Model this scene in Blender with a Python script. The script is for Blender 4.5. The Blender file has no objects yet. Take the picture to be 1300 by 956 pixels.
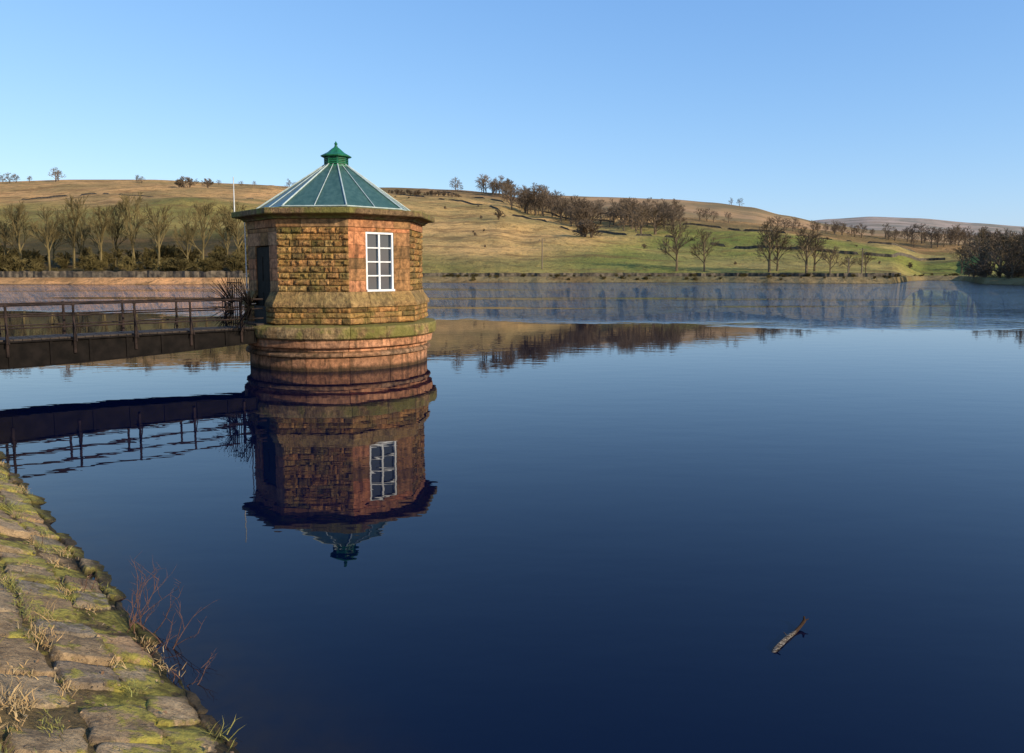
import bpy, math, random
from math import sin, cos, pi, radians, atan2, sqrt
from mathutils import Vector, noise
random.seed(7)
sc = bpy.context.scene
COL = bpy.context.collection

# ------------------------------------------------------------------ helpers
def mk(name, verts, faces, mat, parent=None, smooth=False, cols=None):
    me = bpy.data.meshes.new(name)
    me.from_pydata([tuple(v) for v in verts], [], faces)
    me.validate(clean_customdata=False)
    if cols is not None:
        at = me.color_attributes.new("Col", 'FLOAT_COLOR', 'POINT')
        for i, c in enumerate(cols):
            at.data[i].color = (c[0], c[1], c[2], 1.0)
    if smooth:
        for p in me.polygons: p.use_smooth = True
    me.materials.append(mat)
    o = bpy.data.objects.new(name, me)
    COL.objects.link(o)
    if parent: o.parent = parent
    return o

def empty(name, loc=(0, 0, 0)):
    e = bpy.data.objects.new(name, None); e.location = loc
    e.empty_display_size = 0.3
    COL.objects.link(e); return e

class MB:
    def __init__(s): s.v = []; s.f = []; s.c = []
    def add(s, vs, fs, col=(1, 1, 1)):
        b = len(s.v); s.v += [tuple(v) for v in vs]
        s.f += [tuple(i + b for i in f) for f in fs]
        s.c += [col] * len(vs)
    def box(s, o, ax, ay, az, col=(1, 1, 1)):
        o, ax, ay, az = map(Vector, (o, ax, ay, az))
        vs = []
        for k in (-.5, .5):
            for j in (-.5, .5):
                for i in (-.5, .5): vs.append(o + ax*i + ay*j + az*k)
        s.add(vs, [(0,2,3,1),(4,5,7,6),(0,1,5,4),(2,6,7,3),(0,4,6,2),(1,3,7,5)], col)
    def tube(s, p0, p1, r0, r1=None, n=8, col=(1, 1, 1), caps=True):
        if r1 is None: r1 = r0
        p0 = Vector(p0); p1 = Vector(p1); d = (p1-p0)
        if d.length < 1e-6: return
        d.normalize()
        a = d.cross(Vector((0, 0, 1)) if abs(d.z) < .9 else Vector((1, 0, 0))).normalized()
        b = d.cross(a)
        vs = [p0 + (a*cos(2*pi*i/n) + b*sin(2*pi*i/n))*r0 for i in range(n)]
        vs += [p1 + (a*cos(2*pi*i/n) + b*sin(2*pi*i/n))*r1 for i in range(n)]
        fs = [(i, (i+1) % n, n+(i+1) % n, n+i) for i in range(n)]
        if caps: fs += [tuple(range(n-1, -1, -1)), tuple(range(n, 2*n))]
        s.add(vs, fs, col)
    def obj(s, name, mat, parent=None, smooth=False):
        return mk(name, s.v, s.f, mat, parent, smooth, s.c)

def fbm(x, y, z=0.0, o=4):
    v = 0; a = 1; f = 1
    for _ in range(o):
        v += a*noise.noise(Vector((x*f, y*f, z*f+3.7*_))); a *= .5; f *= 2
    return v

def interp(x, pts):
    if x <= pts[0][0]: return pts[0][1]
    for (x0, y0), (x1, y1) in zip(pts, pts[1:]):
        if x <= x1:
            t = (x-x0)/(x1-x0); t = t*t*(3-2*t)*.5 + t*.5
            return y0 + (y1-y0)*t
    return pts[-1][1]
def lerp3(a, b, t):
    t = max(0, min(1, t)); return tuple(a[i]+(b[i]-a[i])*t for i in range(3))

# ------------------------------------------------------------------ materials
def newmat(name):
    m = bpy.data.materials.new(name); m.use_nodes = True
    nt = m.node_tree; b = nt.nodes['Principled BSDF']
    return m, nt, b
def N(nt, t, **kw):
    n = nt.nodes.new(t)
    for k, v in kw.items(): setattr(n, k, v)
    return n
def noise_n(nt, vec, scale, detail=4, rough=.55):
    n = N(nt, 'ShaderNodeTexNoise'); n.inputs['Scale'].default_value = scale
    n.inputs['Detail'].default_value = detail; n.inputs['Roughness'].default_value = rough
    nt.links.new(vec, n.inputs['Vector']); return n.outputs['Fac']
def mapr(nt, val, a, b, c=0., d=1.):
    n = N(nt, 'ShaderNodeMapRange'); n.interpolation_type = 'SMOOTHSTEP'
    nt.links.new(val, n.inputs['Value'])
    for k, x in zip(('From Min', 'From Max', 'To Min', 'To Max'), (a, b, c, d)): n.inputs[k].default_value = x
    return n.outputs['Result']
def mix(nt, fac, a, b, mode='MIX'):
    n = N(nt, 'ShaderNodeMix', data_type='RGBA', blend_type=mode)
    for s, v in ((n.inputs[0], fac), (n.inputs[6], a), (n.inputs[7], b)):
        if isinstance(v, (int, float)): s.default_value = v
        elif isinstance(v, tuple): s.default_value = (*v, 1)
        else: nt.links.new(v, s)
    return n.outputs[2]
def math_n(nt, op, a, b=None):
    n = N(nt, 'ShaderNodeMath', operation=op)
    for i, v in enumerate((a, b)):
        if v is None: continue
        if isinstance(v, (int, float)): n.inputs[i].default_value = v
        else: nt.links.new(v, n.inputs[i])
    return n.outputs[0]
def bump(nt, b, h, dist, strength=1.0):
    n = N(nt, 'ShaderNodeBump'); n.inputs['Distance'].default_value = dist
    n.inputs['Strength'].default_value = strength
    nt.links.new(h, n.inputs['Height']); nt.links.new(n.outputs[0], b.inputs['Normal'])

def simple(name, col, rough=.6, metal=0., var=.25, nscale=8., bmp=0.002, spec=.5):
    m, nt, b = newmat(name)
    g = N(nt, 'ShaderNodeNewGeometry').outputs['Position']
    f = noise_n(nt, g, nscale)
    c = mix(nt, mapr(nt, f, .3, .7), tuple(x*(1-var) for x in col), tuple(min(1, x*(1+var)) for x in col))
    nt.links.new(c, b.inputs['Base Color'])
    b.inputs['Roughness'].default_value = rough; b.inputs['Metallic'].default_value = metal
    b.inputs['Specular IOR Level'].default_value = spec
    if bmp: bump(nt, b, noise_n(nt, g, nscale*5), bmp)
    return m

def stone_mat(name, moss=.5, mosscol=(.13, .14, .03), bscale=30, bd=.012, wet=False, nz=True, stain=.5, mossmax=.75):
    m, nt, b = newmat(name)
    geo = N(nt, 'ShaderNodeNewGeometry'); g = geo.outputs['Position']
    at = N(nt, 'ShaderNodeAttribute', attribute_name="Col").outputs['Color']
    n1 = noise_n(nt, g, 9, 6, .65); n2 = noise_n(nt, g, 1.7, 5, .6); n3 = noise_n(nt, g, 45, 4, .6)
    c = mix(nt, mapr(nt, n1, .3, .72), (.5, .46, .42), (1.4, 1.27, 1.12))
    c = mix(nt, 1.0, at, c, 'MULTIPLY')
    c = mix(nt, math_n(nt, 'MULTIPLY', mapr(nt, n3, .5, .75), .5), c, (.05, .035, .02))
    mp = N(nt, 'ShaderNodeMapping'); mp.inputs['Scale'].default_value = (3.5, 3.5, .45)
    nt.links.new(g, mp.inputs['Vector'])
    st = noise_n(nt, mp.outputs[0], 1.6, 5, .65)
    c = mix(nt, math_n(nt, 'MULTIPLY', mapr(nt, st, .48, .66), stain), c, (.04, .03, .016))
    mf = math_n(nt, 'MULTIPLY', mapr(nt, n2, .62-.3*moss, .78-.3*moss), mossmax)
    if nz:
        sx = N(nt, 'ShaderNodeSeparateXYZ'); nt.links.new(geo.outputs['Normal'], sx.inputs[0])
        up = mapr(nt, sx.outputs['Z'], .25, .8)
        up = math_n(nt, 'MULTIPLY', up, mapr(nt, n1, .3, .6))
        mf = math_n(nt, 'MAXIMUM', mf, math_n(nt, 'MULTIPLY', up, min(1, moss*1.5)))
    mc = mix(nt, n1, tuple(x*.55 for x in mosscol), tuple(x*1.5 for x in mosscol))
    c = mix(nt, mf, c, mc)
    b.inputs['Roughness'].default_value = .92
    b.inputs['Specular IOR Level'].default_value = .2
    if wet:
        s2 = N(nt, 'ShaderNodeSeparateXYZ'); nt.links.new(g, s2.inputs[0])
        w = mapr(nt, math_n(nt, 'ADD', s2.outputs['Z'], math_n(nt, 'MULTIPLY', n2, .12)), .10, .22, 1, 0)
        c = mix(nt, math_n(nt, 'MULTIPLY', w, .85), c, (.022, .018, .010))
    nt.links.new(c, b.inputs['Base Color'])
    h = math_n(nt, 'ADD', noise_n(nt, g, bscale, 6, .65), math_n(nt, 'MULTIPLY', n1, 1.5))
    bump(nt, b, h, bd)
    return m

def bank_mat():
    m, nt, b = newmat('pitching_stone')
    geo = N(nt, 'ShaderNodeNewGeometry'); g = geo.outputs['Position']
    at = N(nt, 'ShaderNodeAttribute', attribute_name="Col").outputs['Color']
    n1 = noise_n(nt, g, 11, 7, .7); n2 = noise_n(nt, g, 2.6, 6, .65); n3 = noise_n(nt, g, 60, 4, .6); n4 = noise_n(nt, g, 5.5, 5, .7)
    c = mix(nt, mapr(nt, n1, .3, .72), (.5, .47, .45), (1.45, 1.36, 1.22))
    c = mix(nt, 1.0, at, c, 'MULTIPLY')
    c = mix(nt, math_n(nt, 'MULTIPLY', mapr(nt, n4, .5, .62), .5), c, (.22, .14, .07))
    c = mix(nt, math_n(nt, 'MULTIPLY', mapr(nt, n3, .5, .7), .55), c, (.06, .045, .03))
    s2 = N(nt, 'ShaderNodeSeparateXYZ'); nt.links.new(g, s2.inputs[0])
    lo = mapr(nt, s2.outputs['Z'], .08, .40, .13, 0)
    mf = mapr(nt, math_n(nt, 'ADD', n2, lo), .585, .65)
    mf = math_n(nt, 'MULTIPLY', mf, mapr(nt, n1, .3, .52, .2, .95))
    mc = mix(nt, mapr(nt, n4, .35, .65), (.16, .14, .028), (.48, .40, .08))
    c = mix(nt, mf, c, mc)
    w = mapr(nt, math_n(nt, 'ADD', s2.outputs['Z'], math_n(nt, 'MULTIPLY', n2, .1)), .06, .12, 1, 0)
    c = mix(nt, math_n(nt, 'MULTIPLY', w, .85), c, (.02, .017, .010))
    nt.links.new(c, b.inputs['Base Color'])
    b.inputs['Roughness'].default_value = .92; b.inputs['Specular IOR Level'].default_value = .2
    h = math_n(nt, 'ADD', noise_n(nt, g, 40, 6, .7), math_n(nt, 'MULTIPLY', n1, 1.4))
    h = math_n(nt, 'ADD', h, math_n(nt, 'MULTIPLY', mf, .3))
    bump(nt, b, h, .028)
    return m

M_rock = stone_mat('rock_faced_sandstone', .36, (.13, .12, .028), 25, .035, stain=.6, mossmax=.55)
M_ash = stone_mat('ashlar_sandstone', .12, (.13, .12, .035), 40, .008, stain=.6, mossmax=.5)
M_ledge = stone_mat('mossy_sandstone', .62, (.18, .17, .04), 30, .03)
M_base = stone_mat('base_sandstone', .22, (.09, .07, .03), 35, .02, wet=True, nz=False, stain=.65)
M_bank = bank_mat()
M_mortar = simple('mortar', (.04, .03, .018), .95)
M_white = simple('white_paint', (.72, .73, .72), .45, var=.08, bmp=.0008)
M_rib = simple('glazing_bar', (.40, .47, .44), .4, var=.15, bmp=.0005)
M_green = simple('green_paint', (.012, .13, .055), .45, var=.3, bmp=.001)
M_iron = simple('black_ironwork', (.008, .006, .005), .8, var=.5, nscale=4, spec=.12)
M_rust = simple('rusty_rail', (.024, .015, .012), .75, var=.7, nscale=5, spec=.2)
M_deck = simple('deck_planks', (.05, .038, .03), .85, spec=.2)
M_door = simple('door_paint', (.022, .018, .013), .75, spec=.1)
M_bark = simple('bark', (.15, .11, .066), .95, var=.35, nscale=.3, bmp=0, spec=.1)
M_bark2 = simple('bark_far', (.145, .106, .072), .95, var=.35, nscale=.05, bmp=0, spec=.1)
M_olive = simple('bark_olive', (.145, .11, .048), .95, var=.35, nscale=.25, bmp=0, spec=.1)
M_twig = simple('red_twig', (.11, .05, .03), .8, var=.4, nscale=20, bmp=0)
M_pole = simple('pole_wood', (.16, .12, .08), .9)
M_conc = simple('lightning_rod', (.5, .5, .48), .5)

m, nt, b = newmat('drift_wood'); M_wood = m
g = N(nt, 'ShaderNodeNewGeometry').outputs['Position']
sx = N(nt, 'ShaderNodeSeparateXYZ'); nt.links.new(g, sx.inputs[0])
mp = N(nt, 'ShaderNodeMapping'); mp.inputs['Rotation'].default_value = (0, 0, -.75); mp.inputs['Scale'].default_value = (14, 80, 80)
nt.links.new(g, mp.inputs['Vector'])
c = mix(nt, mapr(nt, noise_n(nt, mp.outputs[0], 1, 5, .65), .45, .66), (.045, .034, .026), (.24, .215, .185))
tipf = mapr(nt, sx.outputs['X'], 1.86, 1.93)
c = mix(nt, tipf, c, (.045, .025, .014))
nt.links.new(c, b.inputs['Base Color']); b.inputs['Roughness'].default_value = .9
b.inputs['Specular IOR Level'].default_value = .15
bump(nt, b, noise_n(nt, mp.outputs[0], 1, 5, .6), .006)

m, nt, b = newmat('roof_teal'); M_roof = m
g = N(nt, 'ShaderNodeNewGeometry').outputs['Position']
mp = N(nt, 'ShaderNodeMapping'); mp.inputs['Scale'].default_value = (4, 4, .8); nt.links.new(g, mp.inputs['Vector'])
c = mix(nt, mapr(nt, noise_n(nt, mp.outputs[0], 2, 6, .65), .3, .7), (.028, .072, .055), (.055, .115, .092))
nt.links.new(c, b.inputs['Base Color']); b.inputs['Roughness'].default_value = .34
b.inputs['Specular IOR Level'].default_value = .5
m, nt, b = newmat('window_glass'); M_glass = m
b.inputs['Base Color'].default_value = (.03, .04, .05, 1); b.inputs['Roughness'].default_value = .06
b.inputs['Specular IOR Level'].default_value = 1.0

def terr_mat(name, sc1, sc2, amt=1.0):
    m, nt, b = newmat(name)
    g = N(nt, 'ShaderNodeNewGeometry').outputs['Position']
    at = N(nt, 'ShaderNodeAttribute', attribute_name="Col").outputs['Color']
    n1 = noise_n(nt, g, sc1, 7, .62); n2 = noise_n(nt, g, sc2, 6, .72); n4 = noise_n(nt, g, sc2*3.2, 4, .7)
    mp = N(nt, 'ShaderNodeMapping'); mp.inputs['Scale'].default_value = (.35, 1, 1.6)
    nt.links.new(g, mp.inputs['Vector']); n3 = noise_n(nt, mp.outputs[0], sc2*.35, 6, .65)
    c = mix(nt, mapr(nt, n1, .35, .65), (.66, .72, .64), (1.28, 1.15, 1.02))
    c = mix(nt, 1., at, c, 'MULTIPLY')
    c = mix(nt, math_n(nt, 'MULTIPLY', mapr(nt, n2, .49, .62), .5*amt), c, (.13, .085, .034))
    c = mix(nt, math_n(nt, 'MULTIPLY', mapr(nt, n3, .52, .62), .55*amt), c, (.17, .10, .042))
    c = mix(nt, math_n(nt, 'MULTIPLY', mapr(nt, n4, .56, .68), .75*amt), c, (.045, .034, .016))
    nt.links.new(c, b.inputs['Base Color']); b.inputs['Roughness'].default_value = 1
    b.inputs['Specular IOR Level'].default_value = .05
    bump(nt, b, n2, 1.8, .9)
    return m
M_hill = terr_mat('hill_grass', .022, .22)
M_farhill = terr_mat('moor', .006, .03, .6)

# ------------------------------------------------------------------ camera
F = 930.0; CH = 2.42
P = math.atan(88/F); SP, CP = sin(P), cos(P)
def slope(y):
    v = (433-y)/F
    return (v*CP-SP)/(CP+v*SP)
cam_d = bpy.data.cameras.new('camera'); cam = bpy.data.objects.new('camera', cam_d)
COL.objects.link(cam); sc.camera = cam
cam.location = (0, 0, CH); cam.rotation_euler = (pi/2-P, 0, 0)
cam_d.sensor_width = 36; cam_d.lens = 36*F/1300; cam_d.shift_y = -45/1300
cam_d.clip_start = .05; cam_d.clip_end = 20000

# ------------------------------------------------------------------ light
SUN_AZ = radians(-36); SUN_EL = radians(22)
sv = Vector((cos(SUN_AZ)*cos(SUN_EL), sin(SUN_AZ)*cos(SUN_EL), sin(SUN_EL)))
sd = bpy.data.lights.new('sun', 'SUN'); so = bpy.data.objects.new('sun', sd); COL.objects.link(so)
sd.energy = 5.0; sd.angle = radians(.5); sd.color = (1, .86, .65)
so.rotation_euler = sv.to_track_quat('Z', 'Y').to_euler(); so.location = sv*50
w = bpy.data.worlds.new('World'); sc.world = w; w.use_nodes = True
nt = w.node_tree; bg = nt.nodes['Background']
sky = nt.nodes.new('ShaderNodeTexSky'); sky.sky_type = 'NISHITA'; sky.sun_disc = False
sky.sun_elevation = SUN_EL; sky.sun_rotation = radians(90)-SUN_AZ
sky.air_density = 1.0; sky.dust_density = .7; sky.ozone_density = 2.0; sky.altitude = 100
sep = N(nt, 'ShaderNodeSeparateColor'); nt.links.new(sky.outputs[0], sep.inputs[0])
cmb = N(nt, 'ShaderNodeCombineColor')
for i, (pw, ml) in enumerate(((.84, 1.12), (.66, 1.76), (.42, 3.35))):
    v_ = math_n(nt, 'MULTIPLY', math_n(nt, 'POWER', sep.outputs[i], pw), ml)
    nt.links.new(v_, cmb.inputs[i])
nt.links.new(cmb.outputs[0], bg.inputs['Color']); bg.inputs['Strength'].default_value = .15
sc.view_settings.view_transform = 'Standard'; sc.view_settings.look = 'None'
sc.view_settings.exposure = 0

# ------------------------------------------------------------------ dam frame
P0 = Vector((-1.87, 4.13, 0)); B = Vector((-.670, .742, 0)); NL = Vector((.742, .670, 0))
TB = .466
def bank(a, t, z=None):
    if z is None: z = bank_z(t)
    p = P0 + B*a - NL*t; return Vector((p.x, p.y, z))
def bank_z(t):
    if t < 5.5: return max(TB*t, -3.2)
    if t < 12: return TB*5.5
    return max(1.0, TB*5.5-(t-12)*.4)

# ------------------------------------------------------------------ water
m, nt, b = newmat('lake_water'); M_water = m
geo = N(nt, 'ShaderNodeNewGeometry'); g = geo.outputs['Position']
sx = N(nt, 'ShaderNodeSeparateXYZ'); nt.links.new(g, sx.inputs[0])
b.inputs['IOR'].default_value = 1.28
b.inputs['Roughness'].default_value = .0
big = noise_n(nt, g, .035, 6, .62)
mp = N(nt, 'ShaderNodeMapping'); mp.inputs['Scale'].default_value = (.012, .085, 1)
nt.links.new(g, mp.inputs['Vector']); streak = noise_n(nt, mp.outputs[0], 1.0, 7, .68)
yy = math_n(nt, 'ADD', sx.outputs['Y'], math_n(nt, 'MULTIPLY', math_n(nt, 'SUBTRACT', big, .5), 42))
yy = math_n(nt, 'ADD', yy, math_n(nt, 'MULTIPLY', sx.outputs['X'], .18))
far = mapr(nt, yy, 35, 43)
farm = math_n(nt, 'MULTIPLY', far, mapr(nt, streak, .425, .455, .04, 1.))
mp2 = N(nt, 'ShaderNodeMapping'); mp2.inputs['Scale'].default_value = (.22, 1, 1); mp2.inputs['Rotation'].default_value = (0, 0, .12)
nt.links.new(g, mp2.inputs['Vector'])
h_far = math_n(nt, 'MULTIPLY', noise_n(nt, mp2.outputs[0], 1.9, 4, .6), math_n(nt, 'MULTIPLY', farm, .26))
mp3 = N(nt, 'ShaderNodeMapping'); mp3.inputs['Scale'].default_value = (.45, 1, 1)
nt.links.new(g, mp3.inputs['Vector'])
h_near = math_n(nt, 'MULTIPLY', noise_n(nt, mp3.outputs[0], 1.9, 3, .5), .0024)
h = math_n(nt, 'ADD', h_far, h_near)
bump(nt, b, h, 1.0)
dt = N(nt, 'ShaderNodeVectorMath', operation='DOT_PRODUCT'); nt.links.new(g, dt.inputs[0])
dt.inputs[1].default_value = tuple(NL)
off = P0.dot(NL)
sh = mapr(nt, dt.outputs['Value'], off-.3, off+.9, 1, 0)
c = mix(nt, math_n(nt, 'MULTIPLY', sh, noise_n(nt, g, 5, 4)), (.0003, .0030, .018), (.026, .017, .007))
nt.links.new(c, b.inputs['Base Color'])
wv = [bank(-400, 3, 0), bank(420, 3, 0), bank(420, -520, 0), bank(-400, -520, 0)]
mk('lake_water', wv, [(0, 3, 2, 1)], M_water)
M_gr = simple('ground_soil', (.12, .11, .05), 1, var=.4, nscale=.05, bmp=0)
mk('ground', [(-9000, -9000, -3.3), (9000, -9000, -3.3), (9000, 9000, -3.3), (-9000, 9000, -3.3)], [(0, 1, 2, 3)], M_gr)

# ------------------------------------------------------------------ terrain
def U(x): return (x-650)/F
def X(u): return u*F+650
SH = [(-1400, 150), (-200, 150), (0, 141), (300, 141), (560, 160), (900, 165), (1060, 150), (1130, 150), (1170, 205), (1215, 200), (1250, 140), (1400, 110), (2400, 110)]
R1P = [(-1400, 225), (-400, 225), (0, 231), (100, 228), (200, 228), (300, 233), (400, 238), (500, 238), (580, 241), (630, 245), (680, 256), (740, 268), (850, 275), (920, 280), (1000, 288), (1100, 299), (1200, 309), (1300, 320), (1700, 330), (2500, 330)]
R1D = [(-1400, 600), (500, 600), (800, 460), (1100, 420), (1300, 420), (2500, 420)]
R2P = [(-1400, 262), (600, 262), (640, 252), (700, 248), (760, 250), (850, 253), (900, 257), (950, 263), (990, 273), (1050, 285), (1100, 292), (1300, 302), (2500, 302)]
R3P = [(-1400, 292), (900, 292), (1000, 283), (1050, 278), (1100, 275), (1160, 277), (1230, 283), (1300, 288), (1700, 284), (2500, 284)]
def shoreY(u):
    return interp(X(u), SH) + 1.2*noise.noise(Vector((u*40, 0, 0))) + .7*noise.noise(Vector((u*150, 3, 0)))
def ridge1(u):
    d = interp(X(u), R1D); return d, CH + d*slope(interp(X(u), R1P))
def zt(u, Y):
    s = shoreY(u); d1, z1 = ridge1(u)
    q = Y-s
    if q < 0: return q*.25
    if q < 4: return 1.25*(q/4)
    if q < 12: return 1.25+.15*(q-4)/8
    if Y < d1:
        t = (Y-s-12)/(d1-s-12)
        gm = .92*t + .08*t*t
        z = 1.4 + (z1-1.4)*gm
        x = u*Y
        z += fbm(x*.009, Y*.009, 0, 4)*5.0*sin(pi*min(1, t))**.8 + fbm(x*.05, Y*.05, 5, 3)*.9*min(1, t*6)
        return z
    z2 = CH+1500*slope(interp(X(u), R2P)); z3 = CH+3600*slope(interp(X(u), R3P))
    nb = fbm(u*9, Y*.004, 9, 4)
    if Y < 1500:
        t = (Y-d1)/(1500-d1); lo = min(z1, z2)
        base = z1 + (z2-z1)*t; dip = .38*sin(pi*t)*min(z1, z2)
        if t < .5: base = min(base, z1 + (z2-z1)*max(0, (t-.15)))
        return base-dip+nb*3*sin(pi*t)
    if Y < 3600:
        t = (Y-1500)/2100; return z2+(z3-z2)*t-.35*sin(pi*t)*min(z2, z3)+nb*6*sin(pi*t)
    t = min(1, (Y-3600)/3000); return z3*(1-t)-5*t

def terr_col(u, Y):
    x = X(u); s = shoreY(u); d1, z1 = ridge1(u); q = Y-s
    wx = u*Y
    n = fbm(wx*.012, Y*.012, 2, 4); n2 = fbm(wx*.03, Y*.03, 7, 3)
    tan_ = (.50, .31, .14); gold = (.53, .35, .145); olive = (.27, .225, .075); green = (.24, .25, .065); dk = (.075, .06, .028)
    orange = (.58, .32, .15); verge = (.20, .17, .07)
    if q < 4.2:
        k = min(1, max(0, (330-x)/40)); c = lerp3((.24, .19, .10), orange, k)
        if q < .5: c = lerp3(c, (.05, .04, .025), .6)
        return c
    if q < 12: return lerp3(verge, (.28, .22, .11), .5+n)
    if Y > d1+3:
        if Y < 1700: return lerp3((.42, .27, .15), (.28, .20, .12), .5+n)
        return (.34, .29, .26)  # farthest ridge: distance haze painted in as a paler, greyer colour
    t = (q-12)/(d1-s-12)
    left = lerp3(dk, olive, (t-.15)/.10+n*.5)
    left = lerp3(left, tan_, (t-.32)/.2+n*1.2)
    mid = lerp3(olive, gold, (t-.02)/.14+n*1.1)
    mid = lerp3(mid, (.30, .19, .10), (t-.75)/.2)
    right = lerp3(green, (.36, .29, .11), .35+n*1.7)
    right = lerp3(right, (.33, .21, .10), (t-.55)/.2+n2*.8)
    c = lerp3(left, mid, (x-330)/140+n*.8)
    c = lerp3(c, right, (x-700+ (t-.4)*-180)/110+n*1.0)
    return c
us = []
u = -1.7
while u < 1.7:
    us.append(u); u += (.0042 if abs(u) < .82 else .02)
def build_terrain(name, Yfun, mat):
    V = []; C = []; Fc = []
    nr = None
    for i, u in enumerate(us):
        ys = Yfun(u); nr = len(ys)
        for Y in ys:
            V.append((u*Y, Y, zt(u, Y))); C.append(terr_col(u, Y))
    for i in range(len(us)-1):
        for j in range(nr-1):
            a = i*nr+j; Fc.append((a, a+nr, a+nr+1, a+1))
    return mk(name, V, Fc, mat, None, True, C)
def nearY(u):
    s = shoreY(u); d1, _ = ridge1(u)
    return [s-14, s-4, s, s+.6, s+1.3, s+2.5, s+4, s+4.3, s+8, s+12] + [s+12+(d1-s-12)*((k+1)/110)**1.25 for k in range(110)] + [d1+k*12 for k in range(1, 5)]
def farY(u):
    d1, _ = ridge1(u)
    return [d1+45+(1500-d1-45)*(k/14) for k in range(15)] + [1500+2100*(k/14) for k in range(1, 15)] + [3600+300*k for k in range(1, 11)]
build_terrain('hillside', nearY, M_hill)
build_terrain('distant_hills', farY, M_farhill)

# ------------------------------------------------------------------ far shore walls
M_dry = simple('drystone', (.085, .068, .048), .95, var=.6, nscale=1.2, bmp=.05)
def wall_on(name, pts, h, wd, mat=M_dry, gaps=0):
    V = []; Fc = []
    for (u, Y) in pts:
        z = zt(u, Y); hh = h*(1+.18*noise.noise(Vector((u*90, Y*.3, 1))))
        if gaps and noise.noise(Vector((u*60, Y*.05, 4))) > gaps: hh = -.3
        x = u*Y
        V += [(x, Y-wd/2, z-.4), (x, Y-wd/2*.8, z+hh), (x, Y+wd/2*.8, z+hh), (x, Y+wd/2, z-.4)]
    n = len(pts)
    for i in range(n-1):
        for j in range(3):
            a = i*4+j; Fc.append((a, a+4, a+5, a+1))
    return mk(name, V, Fc, mat)
wall_on('stone_wall', [(U(x), shoreY(U(x))+5.0) for x in [-600+3*i for i in range(304)]], 1.25, .5)
wall_on('stone_wall', [(U(x), shoreY(U(x))+9.0) for x in [310+3*i for i in range(278)]], .8, .5)
def hillpt(x, t):
    u = U(x); s = shoreY(u); d1, _ = ridge1(u); return (u, s+12+(d1-s-12)*t)
def hw(pts):
    out = []
    for (x0, t0), (x1, t1) in zip(pts, pts[1:]):
        n = max(2, int(max(abs(x1-x0)/4, abs(t1-t0)*60)))
        for i in range(n): out.append(hillpt(x0+(x1-x0)*i/n, t0+(t1-t0)*i/n))
    return out
wall_on('field_wall', hw([(505, .86), (560, .74), (640, .6), (720, .5), (800, .42), (860, .40)]), .8, .7, gaps=.15)
wall_on('field_wall', hw([(560, .9), (650, .8), (720, .72), (850, .66), (1000, .6), (1200, .5)]), .8, .7, gaps=.15)
wall_on('field_wall', hw([(900, .35), (960, .33), (1060, .30), (1200, .26)]), .9, .7, gaps=.3)
wall_on('field_wall', hw([(30, .62), (120, .58), (220, .56), (330, .62)]), .8, .7, gaps=.1)

# ------------------------------------------------------------------ trees
def gen_tree(seed, levels=(9, 5, 5, 5), spread=.75, trunk=.32, r0=.018, tw=.0017, stems=1):
    rd = random.Random(seed); mb = MB()
    def branch(p, d, L, r, lev):
        nseg = 3 if lev < 2 else (2 if lev < 3 else 1)
        pts = [p]; cur = p; dd = d
        for i in range(nseg):
            dd = (dd + Vector((rd.uniform(-1, 1), rd.uniform(-1, 1), rd.uniform(-.3, .6)))*(.18 if lev else .06)).normalized()
            cur = cur + dd*(L/nseg); pts.append(cur)
        rr = [max(tw, r*(1-.6*i/nseg)) for i in range(nseg+1)]
        if lev == len(levels): rr[-1] = tw*.5
        for i in range(nseg): mb.tube(pts[i], pts[i+1], rr[i], rr[i+1], 5 if lev < 2 else 3, caps=False)
        if lev >= len(levels): return
        nc = levels[lev]; f0 = .35 if lev else trunk/.55*.62
        for c in range(nc):
            f = f0 + (1-f0)*((c+rd.random()*.8)/nc)
            f = min(1, f); k = min(nseg-1, int(f*nseg)); q = pts[k].lerp(pts[k+1], f*nseg-k)
            ax = (pts[k+1]-pts[k]).normalized()
            ph = c*2.4+rd.uniform(-.5, .5)
            a = ax.cross(Vector((.3, 1, .1))).normalized(); b_ = ax.cross(a)
            out = a*cos(ph)+b_*sin(ph)
            an = rd.uniform(.55, 1.05)*spread*(1.15 if lev == 0 and f < .75 else .9)
            nd = (ax*cos(an)+out*sin(an)); nd.z += .10; nd.normalize()
            nL = L*rd.uniform(.50, .72)*(1.0 if lev else .82)*(1.12-.45*f if lev == 0 else 1.05-.3*f)
            branch(q, nd, nL, max(tw, r*(.5 if lev else .45)), lev+1)
    for s in range(stems):
        d = Vector((rd.uniform(-.3, .3), rd.uniform(-.3, .3), 1)) if stems > 1 else Vector((0, 0, 1))
        branch(Vector((0, 0, -.02)), d.normalized(), .56 if stems == 1 else .42, r0, 0)
    zmax = max(v[2] for v in mb.v)
    mb.v = [(v[0]/zmax, v[1]/zmax, v[2]/zmax) for v in mb.v]
    me = bpy.data.meshes.new('bare_tree_mesh'); me.from_pydata(mb.v, [], mb.f)
    return me
def variants(mat, base, n=4, **kw):
    out = []
    for i in range(n):
        me = gen_tree(base+i, **kw); me.materials.append(mat); out.append(me)
    return out
T_near = variants(M_bark, 10, 4, r0=.020, tw=.0022, levels=(9, 5, 5, 5), trunk=.24)
T_olive = variants(M_olive, 20, 5, r0=.017, tw=.0017, spread=.62, trunk=.26, levels=(10, 5, 5, 4))
T_far = variants(M_bark2, 30, 5, r0=.022, tw=.0034, levels=(9, 4, 4, 4), spread=.82, trunk=.12)
T_bush = variants(M_bark2, 40, 3, r0=.02, tw=.006, levels=(6, 4, 4, 3), spread=.8, trunk=.04, stems=3)
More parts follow.
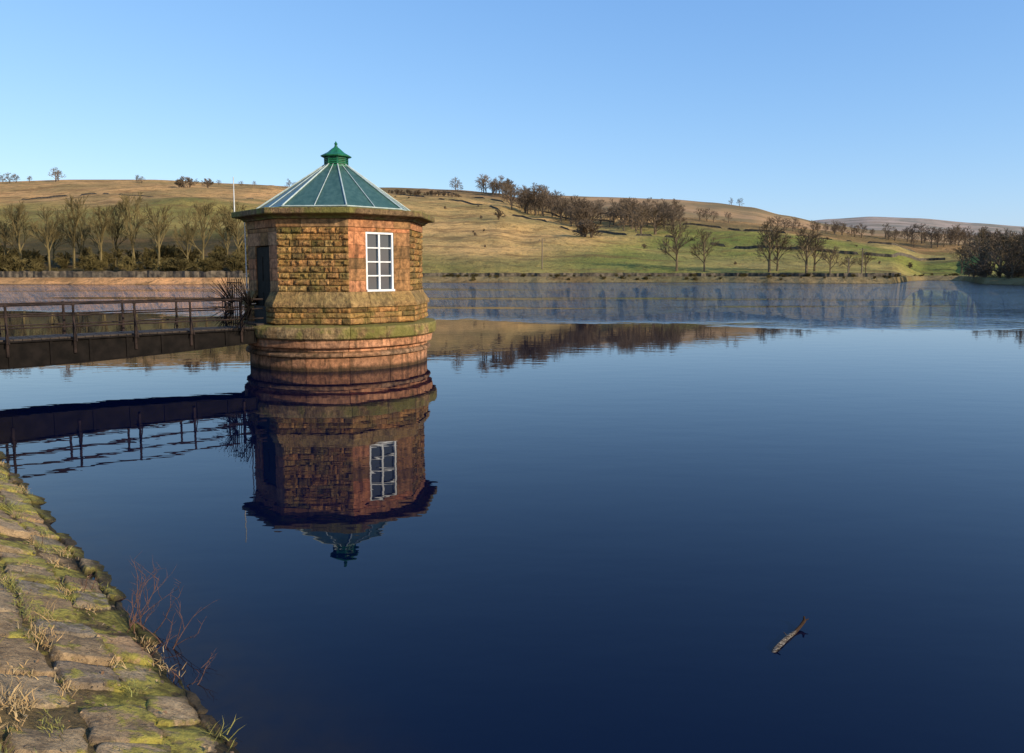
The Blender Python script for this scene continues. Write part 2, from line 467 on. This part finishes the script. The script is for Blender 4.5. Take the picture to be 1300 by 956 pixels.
T_scrub = variants(simple('scrub', (.10, .078, .03), 1, var=.5, nscale=.2, bmp=0, spec=.1), 50, 3, r0=.02, tw=.006, levels=(6, 4, 4, 3), spread=.8, trunk=.04, stems=4)
def plant(name, mes, u, Y, h, parent=None, wide=1.0, sink=.2):
    o = bpy.data.objects.new(name, random.choice(mes)); COL.objects.link(o)
    o.location = (u*Y, Y, zt(u, Y)-sink); o.scale = (h*wide, h*wide, h)
    o.rotation_euler = (0, 0, random.uniform(0, 6.28))
    if parent: o.parent = parent
    return o
R = random.uniform
e = empty('lakeside_tree_row')
for x in [-230, -190, -150, -112, -75, -38, -12, 10, 33, 62, 72, 98, 106, 128, 150, 176, 205, 240, 262, 290, 305]:
    u = U(x+R(-4, 4)); Y = shoreY(u)+R(18, 30)
    plant('tree', T_olive, u, Y, R(12.5, 18), e, R(.8, 1.05))
e = empty('lakeside_scrub')
for i in range(130):
    x = R(-260, 325); u = U(x); Y = shoreY(u)+R(13, 40)
    plant('bush', T_scrub, u, Y, R(1.8, 5), e, R(.9, 1.5))
e = empty('hillside_woodland')
def clump(x0, x1, t0, t1, n, h0, h1, mes=T_far, par=e, wide=(.9, 1.3)):
    for i in range(n):
        x = R(x0, x1); t = R(t0, t1)
        u, Y = hillpt(x, t); plant('tree', mes, u, Y, R(h0, h1), par, R(*wide))
clump(610, 702, .93, 1.0, 30, 8, 15, wide=(1.0, 1.4))
clump(648, 718, .64, .82, 28, 8, 15, wide=(1.0, 1.4))
clump(722, 802, .58, .76, 26, 8, 14, wide=(1.0, 1.4))
clump(786, 866, .48, .70, 24, 7, 14, wide=(1.0, 1.4))
clump(790, 870, .86, .98, 10, 7, 13)
e2 = empty('skyline_trees')
for x, h in [(0, 9), (7, 10), (14, 8), (22, 9), (31, 8), (47, 6), (79, 12), (83, 10), (182, 7), (187, 6), (255, 5), (284, 5), (312, 5), (328, 5), (371, 8), (378, 6), (580, 11), (583, 9)]:
    u, Y = hillpt(x+R(-1, 1), R(.93, .98)); plant('tree', T_far, u, Y, h, e2, R(1.1, 1.4), sink=.6)
for x in range(495, 585, 4):
    u, Y = hillpt(x+R(-2, 2), .86-(x-495)*.0006+R(-.01, .01)); plant('bush', T_bush, u, Y, R(2.5, 4.5), e2, R(1., 1.6))
for x, t, h in [(240, .8, 8), (247, .78, 7), (234, .8, 6), (270, .8, 7), (633, .42, 5), (742, .33, 7), (738, .34, 6), (750, .33, 6)]:
    u, Y = hillpt(x, t); plant('bush', T_bush, u, Y, h, e2, 1.3)
e3 = empty('hedgerow')
for x, t, h in [(885, .85, 8), (895, .9, 8), (903, .88, 7), (922, .9, 7), (975, .8, 7), (984, .82, 8), (992, .8, 7), (1003, .85, 8), (1010, .84, 7), (1028, .85, 8), (1034, .85, 7), (850, .93, 9), (856, .93, 8), (845, .9, 8)]:
    u, Y = hillpt(x, t); plant('tree', T_far, u, Y, h, e3, 1.25)
clump(1040, 1150, .9, 1.0, 16, 5, 9, T_far, e3)
clump(1150, 1330, .80, 1.0, 44, 7, 12, T_far, e3)
clump(1210, 1330, .2, .6, 20, 4, 8, T_far, e3)
clump(760, 1200, .1, .5, 12, 1.0, 2.2, T_bush, e3)
clump(400, 700, .1, .8, 18, .8, 1.8, T_bush, e3)
e4 = empty('distant_trees')
for i in range(40):
    x = R(1040, 1320); u = U(x); Y = R(640, 1200)
    plant('tree', T_far, u, Y, R(8, 15), e4, R(1, 1.5))
for x in (925, 935):
    u = U(x); plant('tree', T_far, u, 1480, R(14, 20), e4, 1.2)
for x, h, q in [(858, 12.5, 20), (893, 11, 19), (975, 12.5, 20), (985, 10, 24), (1022, 11, 18), (1032, 9, 26), (1052, 6.5, 18), (1097, 5.5, 22), (1076, 4.5, 20), (1218, 9, 20)]:
    u = U(x); plant('bare_tree', T_near, u, shoreY(u)+q, h, None, R(1.0, 1.2))
e5 = empty('lakeside_copse')
for i in range(32):
    x = R(1240, 1420); u = U(x); plant('tree', T_near if i % 2 else T_far, u, shoreY(u)+R(5, 30), R(7, 11.5), e5, R(.9, 1.2), sink=.5)
for i in range(34):
    x = R(1228, 1420); u = U(x); plant('bush', T_bush, u, shoreY(u)+R(3, 14), R(1.5, 4), e5, R(.9, 1.5))
e6 = empty('shore_scrub')
for i in range(90):
    x = R(540, 1225); u = U(x); plant('bush', T_scrub, u, shoreY(u)+R(1.5, 12), R(.4, 1.0), e6, R(1.2, 2.2), sink=.1)
def upole(x, q, h):
    u = U(x); Y = shoreY(u)+q; z = zt(u, Y); mb = MB(); p = Vector((u*Y, Y, z))
    mb.tube(p+Vector((0, 0, -.3)), p+Vector((0, 0, h)), .16, .11, 10)
    mb.box(p+Vector((0, -.14, h-.45)), (1.7, 0, 0), (0, .12, 0), (0, 0, .12))
    for k in (-.7, 0, .7): mb.tube(p+Vector((k, -.14, h-.38)), p+Vector((k, -.14, h-.15)), .05, .04, 8)
    mb.obj('utility_pole', M_pole)
upole(688, 22, 7.5); upole(1092, 20, 6); upole(1075, 14, 4)

# ------------------------------------------------------------------ valve tower
TC = Vector((-4.71, 20, 0)); PH0 = radians(-70.7)
tower = empty('valve_tower')
C22 = cos(pi/8)
def lathe(name, prof, n, mat, ph=0., par=tower, col=(.3, .25, .17), smooth=False):
    V = []; Fc = []
    for (r, z) in prof:
        for i in range(n):
            a = ph+2*pi*i/n; V.append((TC.x+r*cos(a), TC.y+r*sin(a), z))
    for j in range(len(prof)-1):
        for i in range(n):
            a = j*n+i; b_ = j*n+(i+1) % n; Fc.append((a, b_, b_+n, a+n))
    return mk(name, V, Fc, mat, par, smooth, [col]*len(V))
def vary(c, s, rd=random):
    k = 1+rd.uniform(-s, s); h = rd.uniform(-s, s)*.3
    return (c[0]*k*(1+h), c[1]*k, c[2]*k*(1-h))
def ring_blocks(name, prof, nb, mat, col, s=.2, gap=.006, seg_=6, ph=0.1, smooth=False):
    mb = MB()
    rmax = max(r for r, z in prof)
    for k in range(nb):
        a0 = ph+2*pi*k/nb+gap/rmax; a1 = ph+2*pi*(k+1)/nb-gap/rmax
        c = vary(col, s); V = []; Fc = []; n = len(prof)
        dr = random.uniform(-.008, .008)
        for i in range(seg_+1):
            a = a0+(a1-a0)*i/seg_
            for (r, z) in prof:
                jr = .020*noise.noise(Vector((a*9, z*6, r)))
                V.append((TC.x+(r+dr+jr)*cos(a), TC.y+(r+dr+jr)*sin(a), z))
        for i in range(seg_):
            for j in range(n-1):
                q = i*n+j; Fc.append((q, q+1, q+n+1, q+n))
        Fc.append(tuple(range(n))); Fc.append(tuple(seg_*n+i for i in range(n-1, -1, -1)))
        mb.add(V, Fc, c)
    return mb.obj(name, mat, tower, smooth)
lathe('base_core', [(2.2, -3), (2.2, 1.14)], 64, M_mortar, smooth=True)
PK = (.42, .225, .135)
ring_blocks('base_drum', [(2.1, -1.2), (2.35, -1.2), (2.35, .10), (2.35, .20), (2.35, .31), (2.33, .33), (2.1, .335)], 14, M_base, PK, .3, gap=.008)
ring_blocks('base_moulding', [(2.1, .34), (2.40, .34), (2.44, .36), (2.45, .40), (2.42, .44), (2.33, .47), (2.1, .475)], 16, M_base, (.30, .18, .11), .3, ph=.25)
ring_blocks('base_fascia', [(2.1, .48), (2.37, .48), (2.37, .54), (2.50, .585), (2.51, .62), (2.51, .70), (2.50, .775), (2.1, .775)], 15, M_base, PK, .3, ph=.0, gap=.008)
ring_blocks('ledge', [(2.1, .78), (2.55, .78), (2.61, .82), (2.625, .90), (2.625, 1.04), (2.60, 1.09), (2.1, 1.145)], 18, M_ledge, (.30, .21, .11), .25, ph=.15)
def face_frame(k):
    phi = PH0+pi/8+k*pi/4
    n = Vector((cos(phi), sin(phi), 0)); t = Vector((-sin(phi), cos(phi), 0)); return n, t
def rough_block(mb, n, t, ap, s0, s1, z0, z1, dep, rough, col, back=.15, nu=7, nv=4):
    V = []; Fc = []; sd_ = random.uniform(0, 99)
    for j in range(nv+1):
        for i in range(nu+1):
            fu, fv = i/nu, j/nv
            s = s0+(s1-s0)*fu; z = z0+(z1-z0)*fv
            e = min(1, min(fu*(s1-s0), (1-fu)*(s1-s0), fv*(z1-z0), (1-fv)*(z1-z0))/.035)
            d = dep*e*(.55+rough*noise.noise(Vector((s*7+sd_, z*9, 1)))+rough*.5*noise.noise(Vector((s*19+sd_, z*23, 5))))
            p = TC+n*(ap+d)+t*s; V.append((p.x, p.y, z))
    for j in range(nv):
        for i in range(nu):
            a = j*(nu+1)+i; Fc.append((a, a+1, a+nu+2, a+nu+1))
    ring = [i for i in range(nu+1)] + [j*(nu+1)+nu for j in range(1, nv+1)] + [nv*(nu+1)+i for i in range(nu-1, -1, -1)] + [j*(nu+1) for j in range(nv-1, 0, -1)]
    b0 = len(V)
    for r in ring:
        v = Vector(V[r])-n*back; V.append(tuple(v))
    m_ = len(ring)
    for i in range(m_):
        Fc.append((ring[(i+1) % m_], ring[i], b0+i, b0+(i+1) % m_))
    mb.add(V, Fc, col)
R1, R2_ = 2.30, 2.44
A1, A2 = R1*C22, R2_*C22
H1, H2 = R1*sin(pi/8), R2_*sin(pi/8)
lathe('wall_core', [((A1-.14)/C22, 1.1), ((A1-.14)/C22, 3.75)], 8, M_mortar, PH0)
lathe('plinth_core', [((A2-.05)/C22, 1.13), ((A2-.05)/C22, 1.56)], 8, M_mortar, PH0)
rock = MB(); ash = MB()
ROCKC = [(.37, .215, .082), (.31, .195, .07), (.41, .23, .095), (.21, .138, .055), (.36, .24, .095)]
ASHC = [(.47, .215, .11), (.37, .205, .10), (.42, .225, .12), (.29, .165, .075)]
def course(mb, n, t, ap, half, z0, z1, dep, rough, cols, lmin, lmax, excl=None, gp=.006):
    ivs = [(-half, half)]
    if excl and z0 < excl[3]-.01 and z1 > excl[2]+.01: ivs = [(-half, excl[0]), (excl[1], half)]
    for (a, b_) in ivs:
        s = a
        while s < b_-.01:
            L = random.uniform(lmin, lmax)
            if s+L > b_-.16: L = b_-s
            m0 = gp if s > -half+.001 else 0; m1 = gp if s+L < half-.001 else 0
            rough_block(mb, n, t, ap, s+m0, s+L-m1, z0+gp, z1-gp, dep, rough, vary(random.choice(cols), .22))
            s += L
WIN = (-.40, .40, 1.93, 3.40); DOOR = (-.42, .42, 1.10, 3.05)
for k in range(8):
    n, t = face_frame(k)
    win = k in (0, 2, 3, 4); door = (k == 6)
    ex = WIN if win else (DOOR if door else None)
    ash_face = win or door
    zc = [1.145, 1.29, 1.425, 1.56]
    for i in range(3):
        course(rock, n, t, A2, H2, zc[i], zc[i+1], .04, .9, ROCKC, .3, .6, (DOOR if door else None))
    if ash_face:
        zc = [1.93, 2.20, 2.49, 2.75, 3.07, 3.40, 3.50]
        for i in range(len(zc)-1):
            course(ash, n, t, A1, H1, zc[i], zc[i+1], .010, .5, ASHC, .46, .9, ex, .004)
    else:
        zc = [1.93+(3.50-1.93)*i/10 for i in range(11)]
        for i in range(10):
            course(rock, n, t, A1, H1, zc[i], zc[i+1], .05, 1.1, ROCKC, .2, .5, None, .008)
    course(ash, n, t, A1+.025, H1+.010, 3.505, 3.70, .006, .4, [(.38, .19, .10), (.33, .2, .1)], .5, .8, None, .003)
rock.obj('rock_faced_courses', M_rock, tower)
ash.obj('ashlar_courses', M_ash, tower)
mb = MB()
for k in range(8):
    n, t = face_frame(k)
    parts = [(-1, -.42), (-.42, .30), (.30, 1)] if k != 6 else [(-1, -.5), (.5, 1)]
    for (q0, q1) in parts:
        prof = [(A2+.055, 1.562), (A2+.06, 1.62), (A2+.035, 1.68), (A1+.05, 1.86), (A1+.02, 1.928), (A1-.13, 1.928)]
        V = []; g_ = .005
        for q, sg in ((q0, 1), (q1, -1)):
            for (a, z) in prof:
                hh = a*math.tan(pi/8); s = hh*q + (g_*sg if abs(q) < 1 else 0); p = TC+n*a+t*s; V.append((p.x, p.y, z))
        m_ = len(prof); Fc = [(j, m_+j, m_+j+1, j+1) for j in range(m_-1)]+[tuple(range(m_)), tuple(range(2*m_-1, m_-1, -1))]
        mb.add(V, Fc, vary((.33, .22, .10), .2))
mb.obj('batter_course', M_rock, tower)
lathe('cornice', [(2.2, 3.702), (2.40, 3.702), (2.42, 3.74), (2.50, 3.78), (2.66, 3.80), (2.68, 3.82), (2.68, 3.93), (2.66, 3.945), (2.1, 3.99)], 8, M_ledge, PH0, col=(.20, .14, .08))
wf = MB(); wg = MB()
for k in (0, 2, 3, 4):
    n, t = face_frame(k)
    def bx(s, z, ws, hz, d, dp, mbx=wf, c=(1, 1, 1)):
        p = TC+n*(A1+d)+t*s; mbx.box((p.x, p.y, z), t*ws, n*dp, (0, 0, hz), c)
    bx(0, 1.955, .80, .05, -.04, .16)
    bx(0, 3.375, .80, .05, -.06, .08)
    bx(-.375, 2.665, .05, 1.37, -.06, .08); bx(.375, 2.665, .05, 1.37, -.06, .08)
    bx(0, 2.665, .05, 1.37, -.065, .055)
    for z in (2.32, 2.665, 3.01):
        bx(-.1875, z, .325, .032, -.068, .045); bx(.1875, z, .325, .032, -.068, .045)
    bx(0, 2.665, .72, 1.39, -.10, .01, wg)
wf.obj('window_frames', M_white, tower); wg.obj('window_glass', M_glass, tower)
n, t = face_frame(6)
d_ = MB(); p = TC+n*(A1-.06); d_.box((p.x, p.y, 2.07), t*.84, n*.05, (0, 0, 1.93))
for s in (-.21, .21):
    for z in (1.6, 2.5):
        p = TC+n*(A1-.03)+t*s; d_.box((p.x, p.y, z), t*.3, n*.02, (0, 0, .6))
d_.obj('door', M_door, tower)
d_ = MB()
p = TC+n*(A2+.06); d_.box((p.x, p.y, 1.12), t*1.0, n*.45, (0, 0, .05)); d_.obj('door_step', M_deck, tower)
lathe('roof_panels', [(2.06, 3.985), (2.06, 4.02), (.30, 5.25)], 8, M_roof, PH0)
rb = MB()
for k in range(8):
    a0 = PH0+k*pi/4; a1 = a0+pi/4
    c0 = Vector((cos(a0), sin(a0), 0)); c1 = Vector((cos(a1), sin(a1), 0))
    for f in (0, .5):
        cc = c0.lerp(c1, f)
        p = TC+cc*2.07; q = TC+cc*.31
        r_ = .021 if f == 0 else .012
        rb.tube((p.x, p.y, 4.04), (q.x, q.y, 5.26), r_, r_*.9, 6)
    p = TC+c0*2.09; q = TC+c1*2.09
    rb.tube((p.x, p.y, 4.02), (q.x, q.y, 4.02), .018, n=6)
rb.obj('glazing_bars', M_rib, tower)
lathe('cupola', [(.36, 5.19), (.36, 5.24), (.29, 5.26), (.29, 5.46), (.40, 5.47), (.41, 5.50), (.22, 5.60), (.13, 5.68), (.05, 5.74), (.03, 5.80), (.05, 5.82), (.0, 5.90)], 8, M_green, PH0)
lv = MB()
for k in range(8):
    phi = PH0+pi/8+k*pi/4; n = Vector((cos(phi), sin(phi), 0)); t = Vector((-sin(phi), cos(phi), 0))
    for z in (5.30, 5.345, 5.39, 5.435):
        p = TC+n*.285; lv.box((p.x, p.y, z), t*.2, n*.03+Vector((0, 0, -.02)), (0, 0, .012))
    a = PH0+k*pi/4; p = TC+Vector((cos(a), sin(a), 0))*.30; lv.box((p.x, p.y, 5.36), (.035, 0, 0), (0, .035, 0), (0, 0, .19))
lv.obj('cupola_louvres', M_green, tower)
lr = MB(); a = PH0-pi/2; p = TC+Vector((cos(a), sin(a), 0))*2.60
lr.tube((p.x, p.y, 3.9), (p.x, p.y, 4.85), .018, .012, 6)
p2 = TC+Vector((cos(a), sin(a), 0))*2.36; lr.tube((p2.x, p2.y, 1.2), (p2.x, p2.y, 3.7), .015, .015, 6)
lr.obj('lightning_rod', M_conc, tower)

# ------------------------------------------------------------------ footbridge
fb = empty('footbridge')
n6, t6 = face_frame(6)
side = Vector((.666, -.745, 0))
D0, D1 = 2.56, 11.2
def bp(al, sd_, z): p = TC+n6*al+side*sd_; return Vector((p.x, p.y, z))
gd = MB()
def bot(a): f = (a-D0)/(8.6-D0); return .70-.20*math.sin(min(1, f*.9)*pi/1.6)
for sgn in (-1, 1):
    for i in range(24):
        a0 = D0+(D1-D0)*i/24; a1 = D0+(D1-D0)*(i+1)/24
        s0 = sgn*.45; w_ = .02
        V = [bp(a0, s0-w_, bot(a0)), bp(a0, s0+w_, bot(a0)), bp(a0, s0+w_, 1.0), bp(a0, s0-w_, 1.0),
             bp(a1, s0-w_, bot(a1)), bp(a1, s0+w_, bot(a1)), bp(a1, s0+w_, 1.0), bp(a1, s0-w_, 1.0)]
        gd.add(V, [(0, 1, 5, 4), (1, 2, 6, 5), (2, 3, 7, 6), (3, 0, 4, 7)])
        w_ = .07
        V = [bp(a0, s0-w_, bot(a0)-.02), bp(a0, s0+w_, bot(a0)-.02), bp(a0, s0+w_, bot(a0)+.005), bp(a0, s0-w_, bot(a0)+.005),
             bp(a1, s0-w_, bot(a1)-.02), bp(a1, s0+w_, bot(a1)-.02), bp(a1, s0+w_, bot(a1)+.005), bp(a1, s0-w_, bot(a1)+.005)]
        gd.add(V, [(0, 1, 5, 4), (1, 2, 6, 5), (2, 3, 7, 6), (3, 0, 4, 7)])
        if i % 2 == 0:
            gd.box(bp(a0, sgn*.485, (bot(a0)+1.0)/2), n6*.05, side*.03, (0, 0, 1.0-bot(a0)))
    gd.box(bp((D0+D1)/2, sgn*.45, 1.012), n6*(D1-D0), side*.15, (0, 0, .025))
gd.obj('girders', M_iron, fb)
dk = MB()
na = int((D1-D0)/.16)
for i in range(na):
    dk.box(bp(D0+.08+i*.16, 0, 1.045+R(-.002, .002)), n6*.15, side*.84, (0, 0, .035))
dk.obj('deck', M_deck, fb)
rl = MB()
posts = [D0+.35+1.18*i for i in range(8)]
for sgn in (-1, 1):
    for a in posts:
        rl.tube(bp(a, sgn*.49, .72), bp(a, sgn*.49, 1.75), .030, .024, 8)
        rl.tube(bp(a, sgn*.49, 1.72), bp(a, sgn*.49, 1.78), .040, .03, 8)
        rl.tube(bp(a, sgn*.49, 1.50), bp(a, sgn*.49, 1.55), .038, n=8)
        rl.tube(bp(a, sgn*.49, .98), bp(a, sgn*.49, 1.06), .05, n=8)
        rl.tube(bp(a, sgn*.49, 1.45), bp(a, sgn*.72, .98), .012, n=6)
    for z, r_ in ((1.75, .023), (1.52, .018), (1.28, .018)):
        for i in range(len(posts)-1):
            rl.tube(bp(posts[i], sgn*.49, z), bp(posts[i+1], sgn*.49, z+R(-.008, .008)), r_, n=6)
        rl.tube(bp(D0-.2, sgn*.49, z), bp(posts[0], sgn*.49, z), r_, n=6)
rl.obj('railings', M_rust, fb)
sp = MB()
for sgn in (-1, 1):
    o = bp(D0+.12, sgn*.52, 1.58)
    for i in range(30):
        th = -pi*.68+pi*1.36*i/29
        for tilt in ((.2, .75) if i % 2 else (.45,)):
            d = (side*sgn*cos(th)*.75+Vector((0, 0, 1))*sin(th)+n6*tilt*1.0).normalized()
            sp.tube(o+d*.08, o+d*R(.66, .80), .011, .005, 5)
    prev = None
    for i in range(25):
        th = -pi*.68+pi*1.36*i/24
        q = o+(side*sgn*cos(th)*.75+Vector((0, 0, 1))*sin(th)+n6*.45).normalized()*.36
        if prev is not None: sp.tube(prev, q, .010, n=5)
        prev = q
sp.obj('spiked_guard', M_iron, fb)
gt = MB()
for i in range(7): gt.tube(bp(D0+.3, -.42+.14*i, 1.08), bp(D0+.3, -.42+.14*i, 2.25), .012, .008, 6)
for z in (1.15, 1.7, 2.15): gt.tube(bp(D0+.3, -.46, z), bp(D0+.3, .46, z), .014, n=6)
gt.obj('gate', M_iron, fb)

# ------------------------------------------------------------------ dam embankment
V = []; Fc = []; C = []
al = [-120, -80, -50, -30, -20, -12] + [-8+.12*i for i in range(200)] + [16.5, 20, 25, 32, 45, 60, 80, 110, 150, 190, 230]
ts = [-8, -5, -3, -2, -1.2] + [-.8+.1*i for i in range(48)] + [4.4, 5, 5.5, 5.52, 12, 12.1, 15.5, 60, 200]
for a in al:
    for t in ts:
        z = bank_z(t)-.038
        if -8.1 < a < 16 and t < 5: z += .022*fbm(a*3, t*3, 1, 3)
        p = bank(a, t, z); V.append(tuple(p)); C.append(lerp3((.09, .065, .035), (.24, .18, .08), .5+fbm(a*1.5, t*1.5, 8, 3)))
m_ = len(ts)
for i in range(len(al)-1):
    for j in range(m_-1):
        q = i*m_+j; Fc.append((q, q+m_, q+m_+1, q+1))
mk('embankment', V, Fc, M_bank, None, True, C)
SN = (NL*TB+Vector((0, 0, 1))).normalized()
st = MB(); joints = []
t = -.80; row = 0
while t < 4.6:
    dt_ = R(.22, .34); a = -3.2+R(0, .3)
    while a < 15:
        L = R(.22, .54)
        if not (t > .1 and random.random() < .07):
            nu, nv = 14, 10; VV = []; FF = []; sd_ = R(0, 99); lift = R(-.018, .010)+(R(-.035, .02) if t < .25 else 0)
            tilt = R(-.05, .05); tl2 = R(-.05, .05); sh_ = R(-.02, .02); ro = R(-.10, .10)
            for j in range(nv+1):
                for i in range(nu+1):
                    fu, fv = i/nu, j/nv
                    fu = .5-.5*cos(pi*fu); fv = .5-.5*cos(pi*fv)
                    ex = min(fu, 1-fu)*L; ey = min(fv, 1-fv)*dt_
                    r_ = min(1, min(ex, ey)/.008)
                    corner = (abs(fu-.5)*2)**8*(abs(fv-.5)*2)**8
                    aa = a+.011+(L-.022)*(fu+(.5-fu)*corner*.06)+.028*noise.noise(Vector((fu*4+sd_, fv*4, 2)))+ro*(fv-.5)*dt_
                    tt = t+sh_+.011+(dt_-.022)*(fv+(.5-fv)*corner*.06)+.028*noise.noise(Vector((fu*4, fv*4+sd_, 7)))+ro*(fu-.5)*L
                    d = -.060+.060*sqrt(r_)+lift+tilt*(fu-.5)*L+tl2*(fv-.5)*dt_+.013*fbm(aa*7+sd_, tt*7, 3, 4)*r_
                    p = bank(aa, tt, TB*tt)+SN*d; VV.append(tuple(p))
            for j in range(nv):
                for i in range(nu):
                    q = j*(nu+1)+i; FF.append((q, q+nu+1, q+nu+2, q+1))
            base = random.choice([(.45, .34, .21), (.40, .31, .20), (.50, .36, .21), (.32, .26, .19), (.42, .29, .17)])
            st.add(VV, FF, vary(base, .22))
        joints.append((a, t, L, dt_))
        a += L
    t += dt_; row += 1
st.obj('stone_pitching', M_bank, None, True)

def leaf_mat(name):
    m, nt, b = newmat(name)
    at = N(nt, 'ShaderNodeAttribute', attribute_name="Col").outputs['Color']
    nt.links.new(at, b.inputs['Base Color']); b.inputs['Roughness'].default_value = .8
    return m
M_grass = leaf_mat('grass_blades')
gm = MB()
for (a, t, L, d) in joints:
    if a > 12 or t < .02 or a < -1.5: continue
    for c_ in range(4):
        if random.random() > (.55 if t > .5 else .28): continue
        if random.random() < .5: ca, ct = a, t+R(0, d)
        else: ca, ct = a+R(0, L), t
        dead = random.random() < .62
        nbl = random.randint(20, 60); sz = R(.012, .045) if random.random() < .88 else R(.07, .12)
        for k in range(nbl):
            aa = ca+random.gauss(0, .07); tt = ct+random.gauss(0, .03)
            p = bank(aa, tt, TB*tt-.015)
            dr = Vector((random.gauss(0, .7), random.gauss(0, .7), 1)).normalized()
            L_ = sz*R(.6, 1.3)+.018; w_ = R(.0014, .003)
            sdv = dr.cross(Vector((R(-1, 1), R(-1, 1), .1))).normalized()*w_
            mid = p+dr*L_*.6; tip = p+dr*L_+Vector((random.gauss(0, .3), random.gauss(0, .3), -.15))*L_*.5
            col = vary((.38, .26, .12) if dead else (.20, .19, .045), .3)
            gm.add([p-sdv, p+sdv, mid+sdv*.7, mid-sdv*.7, tip], [(0, 1, 2, 3), (3, 2, 4)], col)
gm.obj('grass_tufts', M_grass)
db = MB()
for i in range(3600):
    a = R(-2.0, 9); t = R(.12, 3.2); p = bank(a, t, TB*t)+SN*R(-.01, .010)
    s = R(.005, .016); v1 = Vector((R(-1, 1), R(-1, 1), R(-.5, .5))).normalized()*s; v2 = v1.cross(SN).normalized()*s*R(.3, .8)
    db.add([p-v1, p-v2, p+v1, p+v2+SN*s*.4], [(0, 1, 2, 3)], vary(random.choice([(.20, .11, .05), (.30, .2, .1), (.1, .07, .04)]), .3))
db.obj('leaf_litter', M_grass)
def shrub(a, t, h, seed, n=7):
    rd = random.Random(seed); mb = MB(); o = bank(a, t, TB*t-.04)
    def br(p, d, L, r, lev):
        cur = p
        for i in range(4):
            d = (d+Vector((rd.gauss(0, .2), rd.gauss(0, .2), rd.gauss(.0, .1)))).normalized()
            nx = cur+d*L/4; mb.tube(cur, nx, r*(1-i*.2), r*(1-(i+1)*.2), 5, caps=False)
            if lev < 2 and i > 0 and rd.random() < .75:
                br(nx, (d+Vector((rd.gauss(0, .6), rd.gauss(0, .6), .2))).normalized(), L*.45, r*.55, lev+1)
            cur = nx
    for k in range(n):
        br(o+Vector((rd.gauss(0, .05), rd.gauss(0, .05), 0)), Vector((rd.gauss(.15, .6), rd.gauss(.1, .6), 1)).normalized(), h*rd.uniform(.5, 1), .0036, 0)
    return mb.obj('twiggy_shrub', M_twig)
shrub(.95, .08, .40, 3, 11); shrub(.55, .03, .34, 5, 8); shrub(.05, .05, .18, 8, 5); shrub(1.6, .25, .22, 9, 5); shrub(2.6, .4, .16, 12, 4)
def boulder(name, c, s, mat, col, seed):
    import bmesh
    bm = bmesh.new(); bmesh.ops.create_cube(bm, size=1)
    bmesh.ops.bevel(bm, geom=bm.edges[:], offset=.14, segments=2, affect='EDGES')
    bmesh.ops.subdivide_edges(bm, edges=bm.edges[:], cuts=2, use_grid_fill=True)
    V = []
    for v in bm.verts:
        q = v.co.copy(); k = 1+.16*fbm(q.x*2+seed, q.y*2, q.z*2, 3)
        V.append((c[0]+q.x*s[0]*k, c[1]+q.y*s[1]*k, c[2]+q.z*s[2]*k))
    Fc = [tuple(v.index for v in f.verts) for f in bm.faces]; bm.free()
    return mk(name, V, Fc, mat, None, True, [col]*len(V))
pp = bank(1.25, 1.55)
boulder('boulder', (pp.x, pp.y, pp.z+.10), (.26, .30, .40), M_bank, (.10, .095, .085), 3)

# ------------------------------------------------------------------ driftwood
dw = MB()
pts = [Vector((1.665, 4.49, -.012)), Vector((1.685, 4.505, .006)), Vector((1.74, 4.57, .008)), Vector((1.81, 4.655, .010)), Vector((1.87, 4.71, .006)), Vector((1.925, 4.765, .022)), Vector((1.955, 4.79, .045)), Vector((1.955, 4.795, .075))]
pts = [Vector((1.81+(p.x-1.81)*1.15+.02, 4.65+(p.y-4.65)*1.1, p.z)) for p in pts]
rs = [.012, .016, .015, .014, .011, .010, .011, .005]
NS = 14; VV = []; FF = []
for i, p in enumerate(pts):
    d = (pts[min(i+1, len(pts)-1)]-pts[max(i-1, 0)]).normalized(); a = d.cross(Vector((0, 0, 1))).normalized(); b_ = d.cross(a)
    for k in range(NS):
        th = 2*pi*k/NS; r_ = rs[i]*(1+.5*noise.noise(Vector((k*.9, i*.8, 0))))
        VV.append(p+(a*cos(th)+b_*sin(th))*r_)
for i in range(len(pts)-1):
    for k in range(NS): FF.append((i*NS+k, i*NS+(k+1) % NS, (i+1)*NS+(k+1) % NS, (i+1)*NS+k))
FF += [tuple(range(NS)), tuple((len(pts)-1)*NS+k for k in range(NS))]
dw.add(VV, FF)
dw.tube(pts[1], pts[1]+Vector((.03, -.02, .012)), .006, .003, 6)
dw.tube(pts[6], pts[6]+Vector((.035, .01, .01)), .006, .002, 6)
dw.tube(pts[3], pts[3]+Vector((-.02, .02, .02)), .004, .002, 6)
dw.obj('driftwood', M_wood, None, False)
